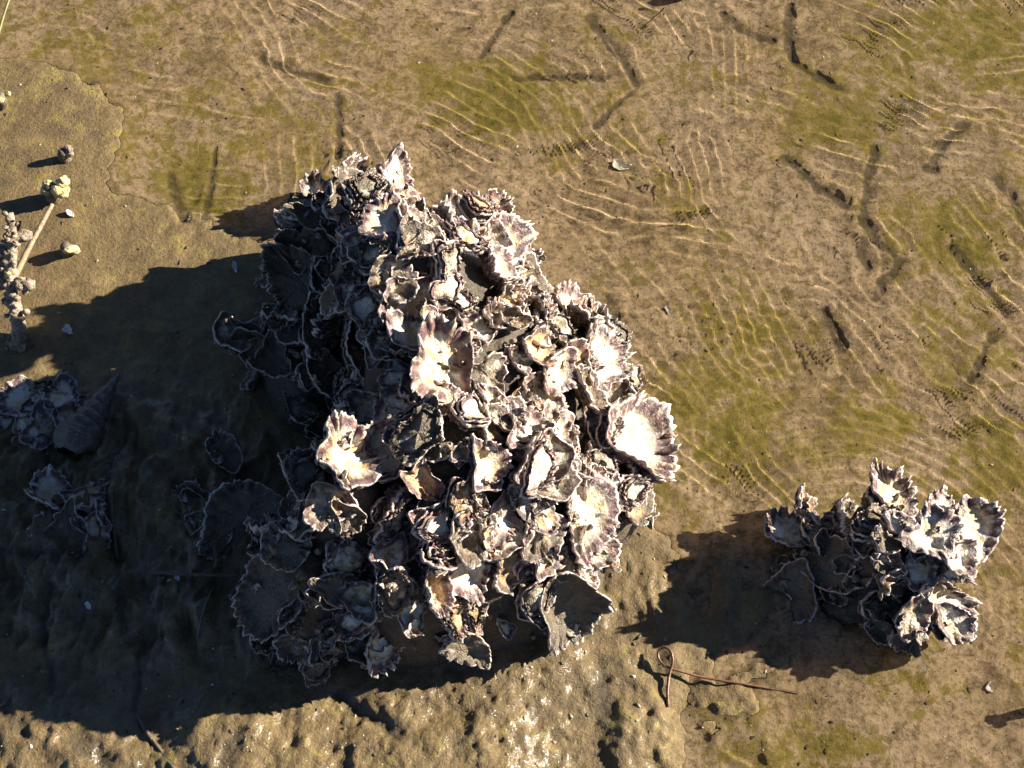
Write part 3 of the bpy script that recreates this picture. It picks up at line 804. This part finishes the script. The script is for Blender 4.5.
# ---------------------------------------------------------------- mangrove root pegs, sticks, twig, shell bits
def knobby(parent, pts, rad, seed, mat, name, knobs=0, kn=.006):
    rng = np.random.default_rng(seed)
    pts = [Vector(p) for p in pts]
    V, q, tr = tube(pts, rad, 10, seed, .12)
    P = parent.location / S
    o = link(name, mesh_np(name, V - np.array(P), q, True, None, tr), mat, parent)
    for i in range(knobs):
        s = rng.uniform(.05, 1.0) * (len(pts) - 1); j = min(int(s), len(pts) - 2); f = s - j
        p = pts[j].lerp(pts[j + 1], f); r = rad[j] if not np.isscalar(rad) else rad
        dr = Vector(rng.normal(size=3)); dr.z = abs(dr.z) * .5; dr.normalize()
        X = dr.orthogonal().normalized(); Y = dr.cross(X); R_ = rng.uniform(.5, 1.1) * kn
        W = []
        for (rr, zz) in ((1.1, -.5), (1.0, .15), (.7, .9), (.45, .9), (.25, .4), (0, .35)):
            for t in range(9):
                a_ = 6.283 * t / 9
                W.append(p + dr * r * .7 + (X * math.cos(a_) + Y * math.sin(a_)) * R_ * rr * rng.uniform(.85, 1.15) + dr * R_ * zz)
        link('barnacle', mesh_np('barnacle', np.array([tuple(w) for w in W]) - np.array(P), grid_quads(6, 9, True), True), M_CRUST if rng.uniform() < .7 else M_YCRUST, parent)
    return o

def crust_blob(parent, c, rx, ry, rz, seed, mat, name='crust'):
    """rough crusted lump"""
    nu, nv = 22, 13
    u = np.linspace(0, 2 * math.pi, nu, endpoint=False)[None, :]; v = np.linspace(0.02, math.pi - .02, nv)[:, None]
    d = np.stack([np.sin(v) * np.cos(u), np.sin(v) * np.sin(u), np.cos(v) + 0 * u], -1).reshape(-1, 3)
    k = 1 + .45 * fbm(d[:, 0] + 3.1 * d[:, 2] + seed * 7.7, d[:, 1] - 2.3 * d[:, 2], 1.7, 3, seed, .65)
    V = d * k[:, None] * np.array([rx, ry, rz])
    P = parent.location / S
    return link(name, mesh_np(name, V + np.array(tuple(Vector(c) - P)), grid_quads(nv, nu, True), True), mat, parent)

def peg(px, py, h, r, label, mat, knobs, seed, lean=(0, 0), group='mangrove root pegs in the mud'):
    p = GL(px, py, -.006)
    root = empty('root_peg', p, label, 'root peg', group)
    n = 7
    pts = [p + Vector((lean[0] * t, lean[1] * t, (h + .006) * t)) + Vector((.0015 * math.sin(5 * t + seed), 0, 0)) for t in np.linspace(0, 1, n)]
    rad = [r * (0.95 - .2 * t) for t in np.linspace(0, 1, n - 1)] + [r * .5]
    knobby(root, pts, rad, seed, M_BARK, 'stem', 0)
    rng = np.random.default_rng(seed + 40)
    for k in range(knobs):
        q = pts[-1] + Vector((rng.uniform(-1, 1) * r * 1.3, rng.uniform(-.7, .7) * r, -abs(rng.normal()) * r * .9))
        q_r = r * rng.uniform(.35, .75)
        crust_blob(root, q, q_r, q_r * rng.uniform(.7, 1), q_r * rng.uniform(.6, 1), seed * 20 + k, mat, 'barnacle')
    return root

peg(53, 198, .022, .0105, 'wide root peg stub with yellow crusted top and long shadow', M_YCRUST, 9, 1, (.004, 0))
peg(66, 159, .015, .0075, 'small pale round root peg stub beside the wide yellow crusted one', M_CRUST, 4, 2)
peg(68, 253, .016, .0075, 'small pale yellow root peg stub beside the stick, at the rim of the clump shadow', M_YCRUST, 4, 3)
peg(3, 106, .020, .008, 'root peg stub at the mud edge with orange tan cap', M_YCRUST, 4, 4)
peg(1052, 706, .028, .0055, 'bare root peg standing on the mud past the small clump', M_WOOD, 2, 6)

p = GL(16, 346, -.005)
st = empty('encrusted_root', p, 'leaning root peg thickly crusted with pale barnacles', 'root peg', 'mangrove root pegs in the mud')
tp = G(8, 214, .10)
pts = [p.lerp(tp, t) + Vector((.003 * math.sin(9 * t), 0, .002 * math.sin(7 * t))) for t in np.linspace(0, 1, 14)]
knobby(st, pts, [.0088 - .0046 * t ** .6 for t in np.linspace(0, 1, 14)], 8, M_CRUST, 'stem', 18, .0045)
_r = np.random.default_rng(5)
for k in range(64):
    t = _r.uniform(0, 1); q = p.lerp(tp, t); rr_ = _r.uniform(.0018, .0038) * (1.25 - .45 * t)
    crust_blob(st, q + Vector((_r.normal() * .0065 * (1.2 - .5 * t), _r.normal() * .004, .003 + abs(_r.normal()) * .004)), rr_, rr_ * _r.uniform(.7, 1.2), rr_ * .8, 900 + k, M_CRUST if k % 5 else M_BARK, 'barnacle')
for (ex, ey, ez) in ((24, 236, .08), (28, 285, .05), (2, 250, .07)):
    e = G(ex, ey, ez); crust_blob(st, e, .008, .006, .006, ex, M_CRUST, 'barnacle')
    crust_blob(st, e.lerp(p.lerp(tp, (ez + .005) / .105), .5), .007, .005, .005, ex + 1, M_CRUST, 'barnacle')

def stick(name, pts, r0, r1, mat, label, cat, seed=0, nseg=8):
    pts = [Vector(q) for q in pts]
    # smooth the polyline
    for _ in range(2):
        new = [pts[0]]
        for u, v in zip(pts[:-1], pts[1:]):
            new += [u.lerp(v, .25), u.lerp(v, .75)]
        pts = new + [pts[-1]]
    n = len(pts); base = pts[0]
    V, q, tr = tube(pts, [r0 + (r1 - r0) * i / (n - 1) for i in range(n)], nseg, seed, .06)
    o = link(name, mesh_np(name, V - np.array(base), q, True, None, tr), mat, None, Matrix.Translation(base))
    o.cycles.is_caustics_receiver = True
    return tag(o, label, cat)

stick('stick', [GL(12, 287, .004), GL(32, 255, .012), GL(57, 214, .017)], .0038, .0022, M_WOOD, 'straight tan dead stick propped beside the crusted root', 'stick', 1)
stick('stick', [GL(136, 712, -.001), GL(150, 738, .002), GL(156, 744, .001), GL(178, 775, .003)], .0022, .0018, M_BARK, 'grey brown stick pressed into the lumpy bare mud', 'stick', 2)
stick('twig', [GL(668, 707, .001), GL(667, 690, .003), GL(669, 674, .004), GL(673, 663, .006), GL(669, 651, .008), GL(660, 650, .008), GL(656, 658, .007), GL(662, 667, .005), GL(674, 671, .004), GL(703, 679, .003), GL(745, 685, .003), GL(797, 694, .001)], .0015, .0010, M_TWIG, 'thin red brown twig with a loop lying by the water edge', 'twig', 3)
stick('twig', [GL(645, 33, .004), GL(658, 22, .005), GL(668, 13, .006)], .0012, .0009, M_WOOD, 'thin pale twig beside the dead brown leaf', 'twig', 4)
stick('stem', [GL(116, 462, .004), GL(113, 500, .006), GL(114, 528, .003), GL(118, 560, .002)], .0022, .0016, M_BARK, 'thin dark stem lying below the whelk spire in shadow', 'stem', 7)
stick('stem', [GL(150, 574, .005), GL(195, 578, .007), GL(240, 577, .004)], .0018, .0014, M_BARK, 'thin dark stem lying across the shadow towards the large clump', 'stem', 8)
stick('stem', [GL(198, 640, .003), GL(205, 612, .007), GL(216, 588, .006)], .0016, .0012, M_BARK, 'short dark stem slanting on wet mud under the crosswise stem', 'stem', 9)
stick('grass_blade', [GL(-6, 60, .004), GL(8, 30, .02), GL(26, -6, .03)], .0018, .001, M_GRASS, 'green grass blade leaning over the mud', 'grass')

def leaf():
    p = GL(672, 2, .004); n = 14; m_ = 7; V = []
    for i in range(n):
        s = i / (n - 1)
        for j in range(m_):
            w = (j / (m_ - 1) - .5) * 2
            V.append((.045 * (s - .5), w * .013 * math.sin(math.pi * (.04 + .94 * s)) ** .8, .006 * abs(w) ** 1.5 + .006 * math.sin(5 * s) + .002 * math.sin(9 * s + 3 * w)))
    V = np.array(V); V2 = V - np.array([0, 0, .0006])
    q = grid_quads(n, m_)
    o = link('dead_leaf', mesh_np('dead_leaf', np.concatenate([V, V2]), np.concatenate([q, q[:, ::-1] + n * m_]), True), M_LEAF, None, Matrix.Translation(p) @ Matrix.Rotation(.2, 4, 'Z'))
    o.cycles.is_caustics_receiver = True
    tag(o, 'curled dead brown leaf on the submerged mud', 'leaf')
leaf()

def chip(px, py, size, label, seed, rot):
    me = shell_mesh(90000 + seed, size * .001, size * .0006, depth=size * .00018, nf=5, amp=size * .00003, frills=0, mud=.0, rnd=.1, thick=.0012)
    o = link('shell_fragment', me, M_CHIP, None, Matrix.Translation(GL(px, py, .002)) @ Matrix.Rotation(rot, 4, 'Z') @ Matrix.Rotation(.25, 4, 'X'))
    o.cycles.is_caustics_receiver = True
    tag(o, label, 'shell', 'loose shell fragments on the mud')
chip(620, 173, 20, 'long white shell fragment lying alone on the submerged mud', 1, 1.4)
chip(235, 268, 10, 'curved white shell fragment in the shadow beside the large clump', 2, .4)
chip(68, 331, 11, 'oval pale shell fragment inside the shadow edge by the crusted root', 3, 1.2)
chip(70, 215, 10, 'small purple grey shell fragment between the root peg stubs', 4, .9)
chip(988, 688, 9, 'tiny white shell fragment on bare mud past the small clump', 5, .2)
chip(668, 315, 8, 'tiny white shell speck in the silt under water near the large clump', 6, .2)
chip(178, 577, 8, 'small white shell fragment in the shadowed wet mud', 7, .5)
chip(88, 606, 7, 'tiny white shell fragment beside a groove in dark wet mud', 8, .5)

# ---------------------------------------------------------------- grit, shell crumbs and dark specks on the mud
def debris():
    rng = np.random.default_rng(12)
    n = 1500; V = []; T = []
    ico = np.array([(0, 0, 1), (.89, 0, .45), (.28, .85, .45), (-.72, .53, .45), (-.72, -.53, .45), (.28, -.85, .45), (.72, .53, -.45), (-.28, .85, -.45), (-.89, 0, -.45), (-.28, -.85, -.45), (.72, -.53, -.45), (0, 0, -1)])
    tri = np.array([(0, 1, 2), (0, 2, 3), (0, 3, 4), (0, 4, 5), (0, 5, 1), (1, 6, 2), (2, 7, 3), (3, 8, 4), (4, 9, 5), (5, 10, 1), (2, 6, 7), (3, 7, 8), (4, 8, 9), (5, 9, 10), (1, 10, 6), (11, 7, 6), (11, 8, 7), (11, 9, 8), (11, 10, 9), (11, 6, 10)])
    tone = []
    for i in range(n):
        p = GL(rng.uniform(-20, 1044), rng.uniform(-15, 790)); r = .0006 + .0013 * rng.uniform() ** 3
        a_ = rng.uniform(0, 6.28); c, s_ = math.cos(a_), math.sin(a_); st_ = rng.uniform(1, 2.2)
        q = ico * rng.uniform(.75, 1.25, (12, 1)) * np.array([r * st_, r, r * .6])
        q = np.stack([q[:, 0] * c - q[:, 1] * s_, q[:, 0] * s_ + q[:, 1] * c, q[:, 2]], -1)
        V.append(q + np.array(tuple(p))); T.append(tri + 12 * i); tone.append(np.full(12, rng.uniform()))
    m = NM('grit'); t = m.attr('tone')
    c = m.mix(m.ramp(t, .62, .64), (0.05, 0.037, 0.024), (0.30, 0.22, 0.13)); c = m.mix(m.ramp(t, .92, .93), c, (0.70, 0.66, 0.58))
    o = link('grit', mesh_np('grit', np.concatenate(V), np.zeros((0, 4), int), True, {'tone': np.concatenate(tone)}, np.concatenate(T)), m.finish(c, .5))
    o.cycles.is_caustics_receiver = True
    tag(o, 'fine dark grit and pale shell crumbs strewn over the mud', 'grit', None, 'stuff')
debris()
